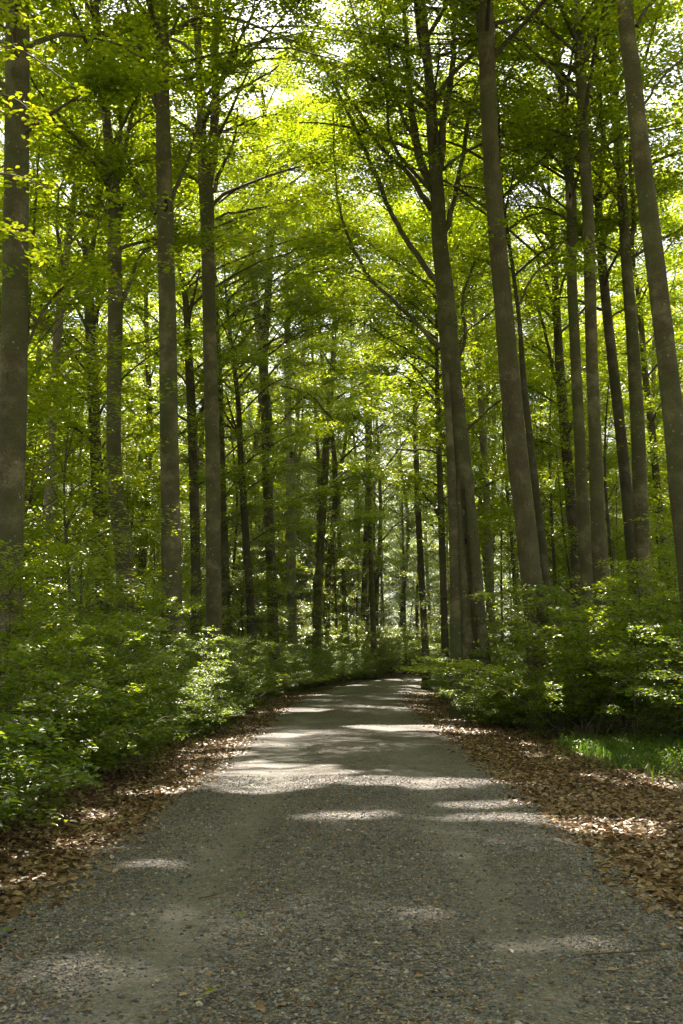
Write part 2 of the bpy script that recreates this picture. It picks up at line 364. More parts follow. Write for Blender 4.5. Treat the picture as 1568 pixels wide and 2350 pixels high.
for u_, v_, D_, r_ in ((1300, 1620, 18, .7), (1210, 1650, 18, .35), (1480, 1440, 17, .6), (1300, 1360, 20, .7), (1430, 1330, 22, .6), (1130, 1560, 26, .5), (1040, 1540, 28, .5), (1540, 1560, 16, .4),
                       (400, 1400, 17, .6), (180, 1400, 13, .5), (480, 1420, 22, .6), (350, 1480, 14, .4), (60, 1600, 8.5, .25), (200, 1650, 10, .25), (430, 1560, 18, .4), (600, 1530, 30, .8), (700, 1500, 45, 1),
                       (130, 1050, 26, .9), (110, 1330, 24, .7), (320, 850, 42, 1.6), (300, 640, 45, 1.2), (150, 720, 40, 1), (440, 1150, 40, 1), (540, 900, 45, 1.2), (900, 820, 42, 1.6), (960, 700, 45, 1.4), (900, 950, 60, 1.6),
                       (940, 1180, 66, 1.8), (880, 1230, 80, 2), (1000, 560, 50, 1.5), (1080, 830, 40, 1), (1100, 1370, 36, 1), (1240, 950, 38, 1), (1420, 1130, 30, .8), (1500, 1180, 26, .7), (1400, 700, 42, 1.2), (760, 1080, 70, 1.6), (620, 1080, 56, 1.3),
                       (930, 1500, 92, 3), (860, 1490, 86, 2.5), (960, 1450, 96, 3), (800, 1470, 80, 2), (900, 1400, 95, 3), (760, 1380, 75, 2.2), (730, 1480, 62, 1.6), (985, 1350, 80, 2), (580, 1300, 48, 1.2), (700, 1250, 70, 2)):
    hole_p(unp(u_, v_, D_), r_)
def carve(P):
    """keep-mask: leaves that would shade a sunlit spot are not there"""
    q = sunproj(P); keep = np.ones(len(P), bool)
    jx = q[:, 0] + .12 * np.sin(q[:, 1] * 7) + .08 * np.sin(q[:, 1] * 17 + q[:, 0] * 9); jy = q[:, 1] + .05 * np.sin(q[:, 0] * 9)
    for hx, hy, rx, ry, zm in HOLES: keep &= (((jx - hx) / rx) ** 2 + ((jy - hy) / ry) ** 2 > 1) | (P[:, 2] < zm)
    return keep

# ------------------------------------------------------------------ tree building
def limb_curve(p0, az, el0, el1, length, n=7, wig=.12):
    """starts at elevation el0 and bends to el1"""
    t = np.linspace(0, 1, n)[1:]; P = [np.asarray(p0, float)]
    st = length / (n - 1); a = az
    for k in t:
        el = el0 + (el1 - el0) * k; a += rnd.gauss(0, wig); e = el + rnd.gauss(0, wig * .6)
        P.append(P[-1] + st * np.array([math.cos(a) * math.cos(e), math.sin(a) * math.cos(e), math.sin(e)]))
    return np.array(P)
def sprays_along(P, t0, t1, n, spread):
    """n spray centres beside the curve P"""
    ts = R.uniform(t0, t1, n) * (len(P) - 1); i = np.minimum(ts.astype(int), len(P) - 2); f = (ts - i)[:, None]
    c = P[i] * (1 - f) + P[i + 1] * f
    return c + R.normal(0, 1, (n, 3)) * [spread, spread, spread * .35]
def spray_leaves(cs, per, rad_, thick=.05):
    """flat fans of leaves: beech sprays"""
    n = len(cs); c = np.repeat(cs, per, 0); m = len(c)
    a = R.uniform(0, 6.28, m); q = np.sqrt(R.random(m)) * rad_
    slope = np.repeat(R.normal(0, .18, (n, 2)), per, 0)
    dx, dy = q * np.cos(a), q * np.sin(a)
    dz = slope[:, 0] * dx + slope[:, 1] * dy - .10 * q / max(rad_, .01) * rad_ + R.normal(0, thick, m)
    return c + np.stack([dx, dy, dz], 1)
def crown(bw, bl, axis, h0, h1, Rc, nl, L, per=26, twigs=5, spr=5, sides=5, r0=.05, carved=False, fine=False, srad=.5, low=.5, tilt=.32, clump=1.0, gap=-.5):
    """limbs, twigs and leaf sprays round the polyline axis between heights h0 and h1"""
    out = []
    for k in range(nl):
        t = (k + rnd.random()) / nl; h = h0 + (h1 - h0) * t * .93
        j = np.searchsorted(axis[:, 2], h); j = min(max(j, 1), len(axis) - 1)
        q = (h - axis[j - 1, 2]) / max(axis[j, 2] - axis[j - 1, 2], 1e-3); p = axis[j - 1] * (1 - q) + axis[j] * q
        prof = (low + (1 - low) * math.sin(min(1, t * 1.7) * math.pi / 2)) * math.sqrt(max(.12, 1 - max(0, t - .5) ** 2 / .27))
        ln = Rc * prof * rnd.uniform(.75, 1.2); az = k * 2.4 + rnd.uniform(-.5, .5)
        P = limb_curve(p, az, rad(rnd.uniform(32, 52) + 22 * t), rad(rnd.uniform(0, 20) + 30 * t * t), ln * 1.15)
        rr = r0 * (1.15 - .7 * t) * np.linspace(1, .22, len(P)) * (ln / Rc + .2)
        tube(bw, P, rr, sides); out.append(sprays_along(P, .35, 1, max(2, spr), .3))
        for m in range(twigs):
            i = 1 + int((len(P) - 1.01) * rnd.uniform(.12, 1)); i = min(i, len(P) - 1)
            sgn = 1 if m % 2 else -1
            Q = limb_curve(P[i], az + sgn * rnd.uniform(.5, 1.2), rad(rnd.uniform(5, 35)), rad(rnd.uniform(-12, 12)), ln * rnd.uniform(.28, .5), 5, .15)
            tube(bw, Q, rr[i] * .5 * np.linspace(1, .25, len(Q)), 3); out.append(sprays_along(Q, .1, 1.05, spr, .2))
    cs = np.concatenate(out); ph = rnd.uniform(0, 40)
    kk = wob(cs[:, 0] + ph, cs[:, 1] * 1.1 + cs[:, 2] * .5, clump, 1) + wob(cs[:, 2] * 1.3 + ph, cs[:, 0] - cs[:, 1], clump * 1.1, 4) + R.normal(0, .18, len(cs)) > gap
    P = spray_leaves(cs[kk], per, srad)
    if carved is not False and carved is not None: P = P[carve(P)]
    leaves(bl, P, L, tilt=tilt, fine=fine)
    return cs

BED = 0
def knot(parent, P3, r, pd, mt='scar', w=.09, h=.13):
    """an oval branch scar: a raised rim round a sunken centre on the camera side of a trunk"""
    dirv = np.array([0, 0, 0.]) - np.array([P3[0], P3[1], 0]); dirv[2] = 0; dirv /= np.linalg.norm(dirv)
    side = np.cross([0, 0, 1.], dirv); c = np.asarray(P3) + dirv * (r * .97)
    b = Buf(); th = np.linspace(0, 2 * np.pi, 15)[:-1]
    rings = [(1.5, -.03), (1.15, .002), (.85, .012), (.6, .004), (.12, -.004)]
    V = np.concatenate([c + np.outer(np.cos(th) * w * .5 * s, side) + np.outer(np.sin(th) * h * .5 * s, [0, 0, 1]) + dirv * (d - (abs(np.cos(th)[:, None]) * w * .5 * s) ** 2 / (2 * r)) for s, d in rings])
    n = 14; f = []
    for k in range(4): f += [[k * n + j, k * n + (j + 1) % n, (k + 1) * n + (j + 1) % n, (k + 1) * n + j] for j in range(n)]
    b.add(V, f); return b.build('knot', M[mt], parent, origin=pd)

def tall_tree(name, label, cat, D, pts, mt='beech', limbs=(), H=25., h0=9., Rc=4., nl=16, L=.118, base_flare=1.35, group=None,
              knots=(), per=32, twigs=8, spr=6, extra=None, sides=16, side_stem=None, roof=6):
    """pts: (u, v, width) down the trunk, top first or last; limbs: lists of (u, v, width) with own depth shift"""
    pts = sorted(pts, key=lambda p: -p[1])
    P = [unp(u, v, D) for u, v, _ in pts]; W = [wd * D / F / 2 for *_, wd in pts]
    g = float(ground_z(P[0][0], D))
    sl_ = (P[1] - P[0]) / (P[1][2] - P[0][2]); foot = P[0] + sl_ * (g - .25 - P[0][2]) * .6; foot[2] = g - .25
    P = [foot] + P; W = [max(W[0] * base_flare, W[0])] + W
    top = P[-1]
    if top[2] < H - 2 and side_stem != 'end':
        d = (P[-1] - P[-2]) / (P[-1][2] - P[-2][2]); d[:2] = np.clip(d[:2], -.12, .12)
        for s in (.5, 1.):
            P.append(top + d * (H - top[2]) * s + np.array([rnd.uniform(-.3, .3), rnd.uniform(-.3, .3), 0])); W.append(W[len(pts)] * (1 - .85 * s))
    P = np.array(P); W = np.array(W); n = 60
    A = spline(P, n); rr = np.interp(np.linspace(0, len(P) - 1, n), np.arange(len(P)), W)
    hh = A[:, 2] - g; rr = rr * (1 + .35 * np.exp(-np.maximum(hh, 0) / .35))
    base = np.array([foot[0], foot[1], g]); root = empty(name, base)
    tag(root, label, cat, group)
    b = Buf(); tube(b, A, np.maximum(rr, .015), sides, bump=.018); b.build('trunk', M[mt], root, origin=base)
    bw, bl = Buf(), Buf()
    outs = []
    for lb in limbs:
        dd = D; q = []; ws = []
        for k, (u, v, wd) in enumerate(lb[1:]): q.append(unp(u, v, D + lb[0] * k)); ws.append(max(wd * D / F / 2, .012))
        q = np.array(q); m = 8 * len(q); LB = spline(q, m); lr = np.interp(np.linspace(0, len(q) - 1, m), np.arange(len(q)), ws)
        kn = np.cumsum(R.normal(0, 1, (m, 3)), 0); kn -= np.linspace(0, 1, m)[:, None] * kn[-1]; LB = LB + kn * .013 * np.minimum(1, np.arange(m) / 4)[:, None]
        bb = Buf(); tube(bb, LB, lr, 9, bump=.02); bb.build('branch', M[mt], root, origin=base)
        ln = np.linalg.norm(LB[-1] - LB[0])
        outs.append(sprays_along(LB, .35, 1.05, int(8 + ln * 2.2), .35))
        for j in range(int(4 + ln * 1.5)):
            i = int(rnd.uniform(.3, .98) * (m - 1)); dv = LB[min(i + 1, m - 1)] - LB[i - 1]
            az = math.atan2(dv[1], dv[0]) + rnd.choice((-1, 1)) * rnd.uniform(.5, 1.3)
            Q = limb_curve(LB[i], az, rad(rnd.uniform(10, 50)), rad(rnd.uniform(-10, 15)), rnd.uniform(.9, 2.2), 5, .15)
            tube(bw, Q, lr[i] * .4 * np.linspace(1, .25, 5), 3); outs.append(sprays_along(Q, .2, 1.05, 4, .22))
    crown(bw, bl, A, h0 - .3, H, Rc * 1.12, int(nl * 1.4), L, per=per, twigs=twigs, spr=spr, carved=True, r0=.055 * Rc / 4)
    if abs(foot[0]) < 9.5 and D < 66 and roof:      # long limbs reaching out over the road, added to shade it
        for k in range(roof):
            h = rnd.uniform(.66, .92) * H; i = int(np.argmin(abs(A[:, 2] - h))); dx = float(road_x(D)) - A[i][0]
            ln = abs(dx) + rnd.uniform(-.5, 2.2); Q = limb_curve(A[i], (0 if dx > 0 else math.pi) + rnd.uniform(-.75, .75), rad(rnd.uniform(25, 50)), rad(rnd.uniform(-5, 15)), ln * 1.1, 9, .1)
            tube(bw, Q, np.linspace(.055, .01, 9), 5); outs.append(sprays_along(Q, .35, 1.03, 16, .4))
            for m in range(9):
                q0 = Q[rnd.randint(3, 8)]; T2 = limb_curve(q0, rnd.uniform(0, 6.28), rad(rnd.uniform(5, 35)), rad(rnd.uniform(-10, 10)), rnd.uniform(1., 2.2), 5, .15)
                tube(bw, T2, np.linspace(.014, .004, 5), 3); outs.append(sprays_along(T2, .1, 1.05, 6, .25))
    if outs:
        Pz = spray_leaves(np.concatenate(outs), per, .45); leaves(bl, Pz[carve(Pz)], L)
    bw.build('branchwork', M[mt if mt != 'oak' else 'dark'], root, origin=base)
    bl.build('crown', M['leaf'], root, smooth=False, origin=base)
    for (u, v, wm, hm, km) in knots:
        q = unp(u, v, D); i = int(np.argmin(abs(A[:, 2] - q[2]))); c = A[i] + 0; c[2] = q[2]
        knot(root, c + np.array([q[0] - A[i][0], 0, 0]) * .6, rr[i], base, km, wm, hm)
    return root

LT = 'tree'
tall_tree('beech_tree', 'thick smooth grey beech at the left edge with an oval knot', LT, 17,
    [(20, 1400, 60), (24, 1200, 58), (30, 950, 64), (34, 700, 62), (38, 400, 60), (40, 0, 58)], H=25, h0=11, Rc=5, nl=16, roof=10,
    knots=[(24, 872, .15, .30, 'dark')], limbs=[(.1, (50, 820, 8), (110, 700, 7), (200, 600, 5), (260, 420, 3))])
tall_tree('beech_tree', 'dark forked beech with many rising limbs behind the thickets, second sizeable trunk from the left', LT, 36,
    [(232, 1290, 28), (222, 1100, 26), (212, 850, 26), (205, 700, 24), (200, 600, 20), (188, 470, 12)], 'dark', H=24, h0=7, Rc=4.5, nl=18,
    limbs=[(.2, (203, 610, 14), (222, 500, 10), (235, 400, 7), (240, 280, 4)), (-.2, (205, 720, 10), (150, 600, 7), (90, 540, 4)), (.1, (207, 760, 9), (130, 640, 5), (60, 560, 3))])
tall_tree('beech_tree', 'crooked beech with a sunlit strip down the left side of its bending trunk', LT, 24,
    [(288, 1330, 42), (272, 1180, 38), (262, 1050, 34), (262, 900, 34), (265, 700, 36), (262, 560, 32), (262, 440, 30), (250, 330, 24), (232, 150, 18), (220, 0, 14)], 'beech', H=24, h0=12, Rc=4.5,
    knots=[(252, 1112, .12, .2, 'scar')],
    limbs=[(.2, (265, 430, 16), (290, 350, 12), (310, 250, 9), (330, 160, 5)), (-.1, (258, 470, 14), (240, 400, 10), (195, 360, 6), (150, 340, 4)),
           (.3, (262, 440, 14), (275, 300, 9), (268, 180, 7), (245, 40, 4)), (.1, (268, 720, 14), (300, 640, 10), (330, 580, 6), (400, 540, 4)),
           (.2, (264, 510, 8), (285, 480, 6), (310, 440, 4)), (-.2, (255, 500, 7), (238, 460, 6), (225, 430, 4))])
tall_tree('beech_tree', 'tall straight grey beech standing clear above the left thicket, left of its fork-topped neighbour', LT, 23,
    [(395, 1380, 48), (392, 1200, 46), (388, 1000, 44), (384, 700, 42), (378, 470, 40), (374, 250, 34), (373, 100, 31), (372, 0, 28)], H=27, h0=15.5, Rc=6.2,
    knots=[(380, 480, .1, .3, 'hollow'), (386, 1090, .08, .12, 'beech')],
    limbs=[(.15, (366, 255, 20), (345, 190, 16), (322, 110, 14), (300, 40, 11), (285, -20, 9)), (.1, (358, 490, 12), (325, 440, 10), (300, 385, 8), (262, 300, 5)),
           (.1, (392, 460, 12), (415, 410, 10), (430, 360, 8), (450, 310, 6), (470, 230, 4)), (.2, (375, 110, 12), (400, 70, 9), (420, 10, 6))])
tall_tree('beech_tree', 'slim beech in the gap between two thick trunks left of the road', LT, 38,
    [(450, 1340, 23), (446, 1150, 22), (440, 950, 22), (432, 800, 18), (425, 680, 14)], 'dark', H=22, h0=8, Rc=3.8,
    limbs=[(.1, (446, 985, 11), (462, 940, 9), (474, 880, 7), (490, 800, 4))])
tall_tree('beech_tree', 'beech whose trunk splits into two upright stems above the left thicket', LT, 28,
    [(492, 1490, 38), (490, 1300, 35), (489, 1100, 34), (483, 850, 32), (478, 600, 31), (474, 450, 36), (466, 380, 26), (460, 200, 20), (450, 0, 16)], H=27, h0=15, Rc=6,
    limbs=[(.02, (476, 430, 26), (488, 360, 24), (494, 230, 20), (496, 100, 19), (500, -30, 16)), (.2, (462, 320, 8), (455, 310, 7), (440, 260, 5)),
           (.15, (492, 440, 11), (505, 390, 9), (530, 340, 7), (545, 250, 5)), (.15, (470, 270, 12), (520, 215, 9), (580, 185, 6), (640, 150, 4)),
           (.2, (500, 200, 10), (530, 120, 8), (545, 40, 6), (570, -20, 5)), (-.1, (498, 500, 6), (540, 485, 6), (600, 475, 5), (680, 460, 3))])
tall_tree('beech_tree', 'grey beech close behind the right side of the fork-topped beech', LT, 42, [(518, 1330, 19), (512, 1150, 17), (508, 1000, 15), (505, 860, 12)], H=20, h0=7, Rc=3.6, nl=14)
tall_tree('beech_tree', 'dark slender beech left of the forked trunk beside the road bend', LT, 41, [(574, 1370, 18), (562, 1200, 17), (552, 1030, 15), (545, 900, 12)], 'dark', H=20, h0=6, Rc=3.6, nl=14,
    limbs=[(.1, (552, 1010, 6), (535, 960, 5), (520, 900, 3))])
tall_tree('beech_tree', 'beech with a high two-pronged fork and a small oval knot, left of the pale beech', LT, 46,
    [(630, 1520, 26), (622, 1300, 24), (613, 1080, 23), (608, 900, 22), (604, 810, 24), (614, 700, 18), (618, 600, 18), (620, 480, 18), (612, 300, 12), (600, 200, 8)], 'dark', H=31, h0=19.5, Rc=5, roof=3,
    knots=[(625, 1330, .12, .22, 'beech')],
    limbs=[(.05, (602, 800, 18), (592, 690, 15), (580, 570, 14), (565, 480, 10), (562, 380, 6)), (.2, (612, 560, 8), (640, 500, 6), (665, 440, 4)),
           (-.2, (614, 880, 6), (660, 890, 5), (710, 910, 4), (770, 970, 3)), (.2, (618, 480, 9), (650, 380, 6), (690, 250, 4))])
tall_tree('beech_tree', 'pale silvery beech with a knothole and a thin twin stem left of the road end', LT, 62,
    [(671, 1450, 23), (668, 1250, 22), (666, 1080, 21), (662, 980, 17), (660, 850, 15), (658, 700, 11)], 'pale', H=31, h0=18, Rc=5,
    knots=[(668, 1045, .2, .42, 'hollow')], limbs=[(.1, (676, 1080, 10), (684, 960, 10), (690, 870, 9), (704, 750, 8), (715, 640, 5)), (.1, (668, 1120, 5), (690, 1020, 5), (700, 800, 4))])
tall_tree('beech_tree', 'leaning slim beech just left of the road end, crossing its taller twin', LT, 84,
    [(836, 1400, 15), (840, 1250, 15), (845, 1130, 15), (848, 1000, 13), (850, 850, 10)], 'dark', H=33, h0=18, Rc=5.5, nl=18, limbs=[(.1, (846, 1130, 7), (880, 1080, 5), (930, 1010, 4))])
tall_tree('beech_tree', 'slim straight beech twin whose foot stands nearest the road end', LT, 79, [(858, 1470, 13), (852, 1300, 12), (847, 1130, 12), (842, 950, 10), (838, 800, 8)], H=32, h0=16, Rc=5.5, nl=18)
tall_tree('beech_tree', 'thin dark beech between the road end and the massive fluted beech', LT, 54,
    [(976, 1480, 16), (968, 1330, 14), (960, 1180, 14), (955, 1040, 13), (952, 900, 10)], 'dark', H=29, h0=14, Rc=4.6, nl=17, roof=0)
tall_tree('beech_tree', 'dark beech half hidden close behind the left side of the massive fluted beech', LT, 40, [(1020, 1420, 16), (1015, 1250, 16), (1010, 1100, 14), (1005, 950, 12)], 'dark', H=20, h0=8, Rc=3.6, nl=13,
    limbs=[(.1, (1015, 1200, 8), (995, 1160, 6), (970, 1130, 4))])
big = tall_tree('beech_tree', 'massive fluted beech right of the bend with long limbs arching over the road', LT, 29,
    [(1092, 1500, 62), (1080, 1350, 58), (1068, 1200, 54), (1055, 1050, 52), (1040, 900, 46), (1030, 780, 44), (1020, 650, 42), (1010, 560, 38), (1003, 430, 34), (993, 300, 30), (985, 180, 24), (968, 0, 20)], 'beech', H=27, h0=16.5, Rc=6, nl=16, roof=1, per=20,
    base_flare=1.5, knots=[(1066, 1245, .09, .14, 'hollow'), (1060, 1180, .1, .16, 'scar'), (1074, 1365, .08, .13, 'hollow')],
    limbs=[(.25, (1012, 800, 14), (960, 745, 11), (900, 690, 10), (850, 640, 9), (805, 560, 8), (780, 480, 6), (768, 380, 5), (765, 260, 4)),
           (.2, (1008, 650, 18), (970, 600, 14), (910, 500, 12), (860, 400, 11), (820, 310, 10), (770, 200, 8), (720, 120, 6), (690, 60, 4)),
           (.15, (990, 480, 16), (940, 400, 12), (890, 350, 10), (830, 260, 8), (760, 170, 6)),
           (.1, (992, 430, 22), (965, 350, 20), (950, 260, 16), (942, 170, 14), (935, 80, 12), (930, -20, 10)),
           (.05, (1010, 380, 20), (1022, 280, 17), (1040, 180, 15), (1048, 60, 12), (1055, -30, 10)),
           (.1, (1010, 575, 16), (1030, 500, 14), (1048, 430, 12), (1070, 330, 11), (1085, 240, 9), (1110, 150, 5)),
           (.15, (965, 360, 10), (920, 260, 8), (900, 180, 7), (890, 100, 6), (870, -10, 5)),
           (-.15, (1030, 1045, 6), (980, 1030, 5), (940, 1028, 5), (900, 1025, 3)),
           (.1, (990, 440, 10), (900, 330, 8), (880, 200, 7), (830, 90, 6), (800, -10, 4)),
           (.3, (1050, 830, 8), (1070, 770, 8), (1060, 690, 7), (1090, 600, 5))])
# the fused side stems of the big beech: flutes running down to the root
D = 28.6; gb = np.array(big.location)
for pts in ([(1048, 1510, 30), (1046, 1400, 26), (1042, 1250, 24), (1037, 1100, 22), (1030, 950, 16), (1026, 850, 9)], [(1074, 1515, 30), (1066, 1380, 24), (1056, 1230, 20), (1050, 1100, 14)], [(1112, 1510, 28), (1098, 1380, 26), (1086, 1250, 22), (1072, 1120, 14)]):
    q = np.array([unp(u, v, D) for u, v, _ in pts]); q = np.vstack([[q[0][0], q[0][1], float(ground_z(q[0][0], D)) - .2], q]); ws = [pts[0][2] * 1.3] + [p[2] for p in pts]
    LB = spline(q, 40); bb = Buf(); tube(bb, LB, np.interp(np.linspace(0, len(q) - 1, 40), np.arange(len(q)), np.array(ws) * D / F / 2), 12, bump=.03)
    bb.build('side_stem', M['beech'], big, origin=gb)
tall_tree('oak_tree', 'tall leaning tree with rough furrowed bark just right of the massive fluted beech', LT, 24,
    [(1236, 1500, 54), (1222, 1350, 50), (1205, 1200, 48), (1188, 1050, 48), (1172, 880, 48), (1156, 700, 44), (1142, 550, 42), (1130, 400, 40), (1122, 250, 40), (1117, 100, 42), (1112, 0, 42)], 'oak', H=27, h0=17, Rc=6, nl=17, roof=4, per=24,
    limbs=[(.2, (1102, 70, 18), (1085, 30, 14), (1060, -20, 10)), (.1, (1160, 640, 3), (1145, 560, 3), (1120, 540, 2)), (.1, (1190, 700, 6), (1240, 620, 5), (1300, 600, 3))],
    knots=[(1166, 870, .1, .1, 'dark'), (1202, 1120, .12, .09, 'dark')])
tall_tree('beech_tree', 'slim grey beech showing along the right edge of the rough-barked tree', LT, 29, [(1262, 1400, 16), (1245, 1250, 16), (1225, 1080, 17), (1210, 950, 16), (1200, 850, 14), (1188, 700, 10)], 'dark', H=24, h0=13, Rc=4, nl=14)
tall_tree('beech_tree', 'pale thin beech standing in the gap right of the massive fluted beech', LT, 45, [(1130, 1440, 17), (1122, 1250, 18), (1112, 1050, 18), (1102, 880, 15), (1096, 800, 10)], 'pale', H=23, h0=10, Rc=3.8, nl=14,
    limbs=[(.1, (1105, 900, 8), (1118, 820, 6), (1135, 740, 4))])
tall_tree('beech_tree', 'dark beech topped by a fan of thin limbs, left of the paired trunks', LT, 34,
    [(1325, 1340, 24), (1310, 1150, 25), (1296, 980, 24), (1284, 830, 22), (1276, 680, 18), (1270, 560, 12)], 'dark', H=22, h0=8, Rc=4.2,
    limbs=[(.2, (1298, 960, 10), (1270, 850, 8), (1245, 740, 7), (1200, 640, 4)), (.1, (1282, 760, 8), (1255, 660, 6), (1225, 560, 4))])
tall_tree('beech_tree', 'left of two close tall beeches at right, with a pale bark wound high up', LT, 28,
    [(1350, 1340, 32), (1340, 1200, 30), (1330, 1000, 27), (1320, 800, 25), (1312, 620, 25), (1312, 470, 26), (1302, 350, 22), (1290, 220, 20), (1272, 100, 18), (1255, 0, 15)], H=25, h0=14, Rc=4.5, per=20, roof=2,
    knots=[(1306, 455, .16, .62, 'scar'), (1307, 462, .07, .4, 'hollow')], limbs=[(.1, (1278, 130, 10), (1292, 60, 8), (1300, -20, 6)), (.1, (1302, 360, 6), (1250, 300, 5), (1200, 240, 3))])
tall_tree('beech_tree', 'right one of a close pair of tall beeches on the right, straight and evenly grey', LT, 25.5,
    [(1380, 1350, 38), (1372, 1180, 34), (1366, 1000, 30), (1358, 800, 29), (1352, 550, 29), (1344, 380, 26), (1335, 200, 26), (1326, 60, 24), (1320, 0, 22)], H=26, h0=15, Rc=5, per=20, roof=2,
    limbs=[(.1, (1345, 350, 9), (1325, 300, 8), (1305, 250, 5)), (.1, (1336, 140, 12), (1350, 60, 10), (1362, -10, 8))])
tall_tree('beech_tree', 'dark curved beech between the close pair and the far right trunks', LT, 30, [(1455, 1330, 28), (1440, 1150, 27), (1420, 950, 25), (1400, 780, 24), (1384, 620, 22), (1374, 450, 18), (1385, 320, 14), (1370, 150, 10)], 'dark', H=24, h0=12, Rc=4.3, per=22,
    limbs=[(.1, (1382, 600, 8), (1395, 500, 7), (1420, 440, 4))])
tall_tree('beech_tree', 'kinked beech second from the right edge, left of the thick leaning one', LT, 28,
    [(1478, 1350, 34), (1470, 1150, 34), (1462, 950, 32), (1450, 750, 29), (1438, 600, 26), (1425, 400, 23), (1412, 250, 21), (1405, 100, 20), (1398, 0, 18)], H=25, h0=13, Rc=4.6, per=22,
    limbs=[(.05, (1450, 560, 12), (1456, 500, 12), (1450, 400, 10), (1455, 300, 7)), (.1, (1410, 240, 10), (1380, 190, 8), (1355, 150, 5)), (.1, (1408, 160, 8), (1440, 60, 6), (1460, 0, 5))])
tall_tree('beech_tree', 'thin dark beech low behind the kinked beech at the right', LT, 38, [(1535, 1330, 16), (1512, 1150, 17), (1495, 980, 17), (1480, 850, 15), (1470, 720, 12)], 'dark', H=21, h0=9, Rc=3.8, nl=13)
tall_tree('beech_tree', 'thick leaning grey beech cut by the right edge of the picture', LT, 18,
    [(1590, 1350, 58), (1566, 1150, 54), (1548, 980, 50), (1530, 820, 46), (1510, 650, 46), (1488, 480, 46), (1468, 320, 43), (1450, 150, 41), (1434, 0, 38)], H=26, h0=15.5, Rc=5.5, nl=18, per=22, roof=4,
    limbs=[(.2, (1478, 240, 7), (1510, 190, 6), (1560, 140, 5), (1610, 80, 4)), (.1, (1462, 60, 10), (1500, -10, 8))])
# trees just outside the frame whose crowns roof the road
for lab, x, y, H in (('beech off the left edge whose low sunlit branch reaches into the picture', -5.6, 9.5, 24), ('beech just outside the right edge roofing the near road', 8.6, 13, 25)):
    u = 784 + x * F / y
    t = tall_tree('beech_tree', lab, LT, y, [(u, 1500, .5 * F / y), (u, 900, .46 * F / y), (u + 10, 0, .4 * F / y)], H=H, h0=12, Rc=5.5, nl=18, roof=10)

print('leaf faces so far', sum(len(m.polygons) for m in bpy.data.meshes))
# sunlit low branch at the left edge
t = [o for o in C.objects if o.get('label', '').startswith('beech off the left edge')][0]; base = np.array(t.location)
bw, bl = Buf(), Buf(); cs = []
for q in ([(-260, 420, 10, 9.2), (-90, 400, 6, 8.4), (20, 400, 4, 7.6), (110, 430, 2, 7.2)], [(-250, 560, 8, 9.2), (-80, 540, 5, 8.4), (20, 530, 3, 7.8), (60, 580, 2, 7.4)],
          [(-240, 40, 8, 9.4), (-80, 80, 5, 8.6), (40, 110, 3, 8.2), (170, 200, 2, 8.)], [(-240, 160, 7, 9.4), (-60, 200, 4, 9), (40, 230, 3, 8.6), (90, 280, 2, 8.2)], [(-240, -60, 7, 9.4), (-60, 0, 4, 9), (60, 40, 3, 8.6)]):
    P = spline(np.array([unp(u, v, d) for u, v, _, d in q]), 14); tube(bw, P, np.linspace(.02, .004, 14), 4)
    for k in range(9):
        i = rnd.randint(5, 13); a = rnd.uniform(0, 6.28); Q = limb_curve(P[i], a, .1, -.15, rnd.uniform(.15, .35), 4); tube(bw, Q, np.linspace(.004, .0015, 4), 3)
        cs.append(sprays_along(Q, 0, 1, 3, .03))
P = spray_leaves(np.concatenate(cs), 5, .10, .012); leaves(bl, P, .068, tilt=.3, fine=True, tint=np.clip(R.normal(.65, .2, len(P)), 0, 1))
bw.build('branch', M['twig'], t, origin=base); bl.build('foliage', M['leaf'], t, origin=base, smooth=False)

# ------------------------------------------------------------------ background trees, understorey and shrubs (copies share meshes)
def proto_tree(mt, H, h0, Rc, nl, r, seed):
    rnd.seed(seed); root = empty('beech_tree', (0, 0, 0)); tag(root, 'x', 'tree')
    A = spline(np.array([[0, 0, -.3], [.1, 0, 4], [rnd.uniform(-.5, .5), .2, 10], [rnd.uniform(-.8, .8), -.2, 17], [rnd.uniform(-.8, .8), 0, H]]), 22)
    b = Buf(); tube(b, A, np.interp(np.linspace(0, 1, 22), [0, .08, .5, 1], [r * 1.3, r, r * .75, .03]), 9, bump=.02); b.build('trunk', M[mt], root)
    bw, bl = Buf(), Buf(); crown(bw, bl, A, h0, H, Rc, nl, .185, per=23, twigs=7, spr=6, sides=4, r0=.06, srad=.6)
    bw.build('branchwork', M[mt], root); bl.build('crown', M['leaf'], root, smooth=False); return root
PT = [proto_tree('dark', 24, 6, 4.4, 24, .19, 1), proto_tree('beech', 25, 8, 4.2, 22, .21, 2), proto_tree('beech', 22, 4.5, 4.2, 24, .16, 3), proto_tree('pale', 23, 7, 4, 22, .18, 4)]
def proto_sapling(H, seed, nl=20, Rc=2.0, L=.10, per=26, mt='dark'):
    rnd.seed(seed); root = empty('young_beech', (0, 0, 0)); tag(root, 'x', 'young tree')
    A = spline(np.array([[0, 0, -.2], [rnd.uniform(-.1, .1), 0, H * .3], [rnd.uniform(-.3, .3), .1, H * .65], [rnd.uniform(-.4, .4), 0, H]]), 14)
    b = Buf(); tube(b, A, np.linspace(.045, .008, 14) * (H / 6), 6); b.build('trunk', M[mt], root)
    bw, bl = Buf(), Buf(); crown(bw, bl, A, H * .16, H, Rc, nl, L, per=per, twigs=4, spr=4, sides=3, r0=.016, srad=.34, low=.8, clump=1.7, gap=-.5)
    bw.build('branchwork', M[mt], root); bl.build('crown', M['leaf'], root, smooth=False); return root
PS = [proto_sapling(6.5, 21), proto_sapling(9, 22, 24, 2.5), proto_sapling(4.6, 23, 16, 1.8), proto_sapling(12, 24, 30, 2.9), proto_sapling(15, 25, 34, 3.2)]
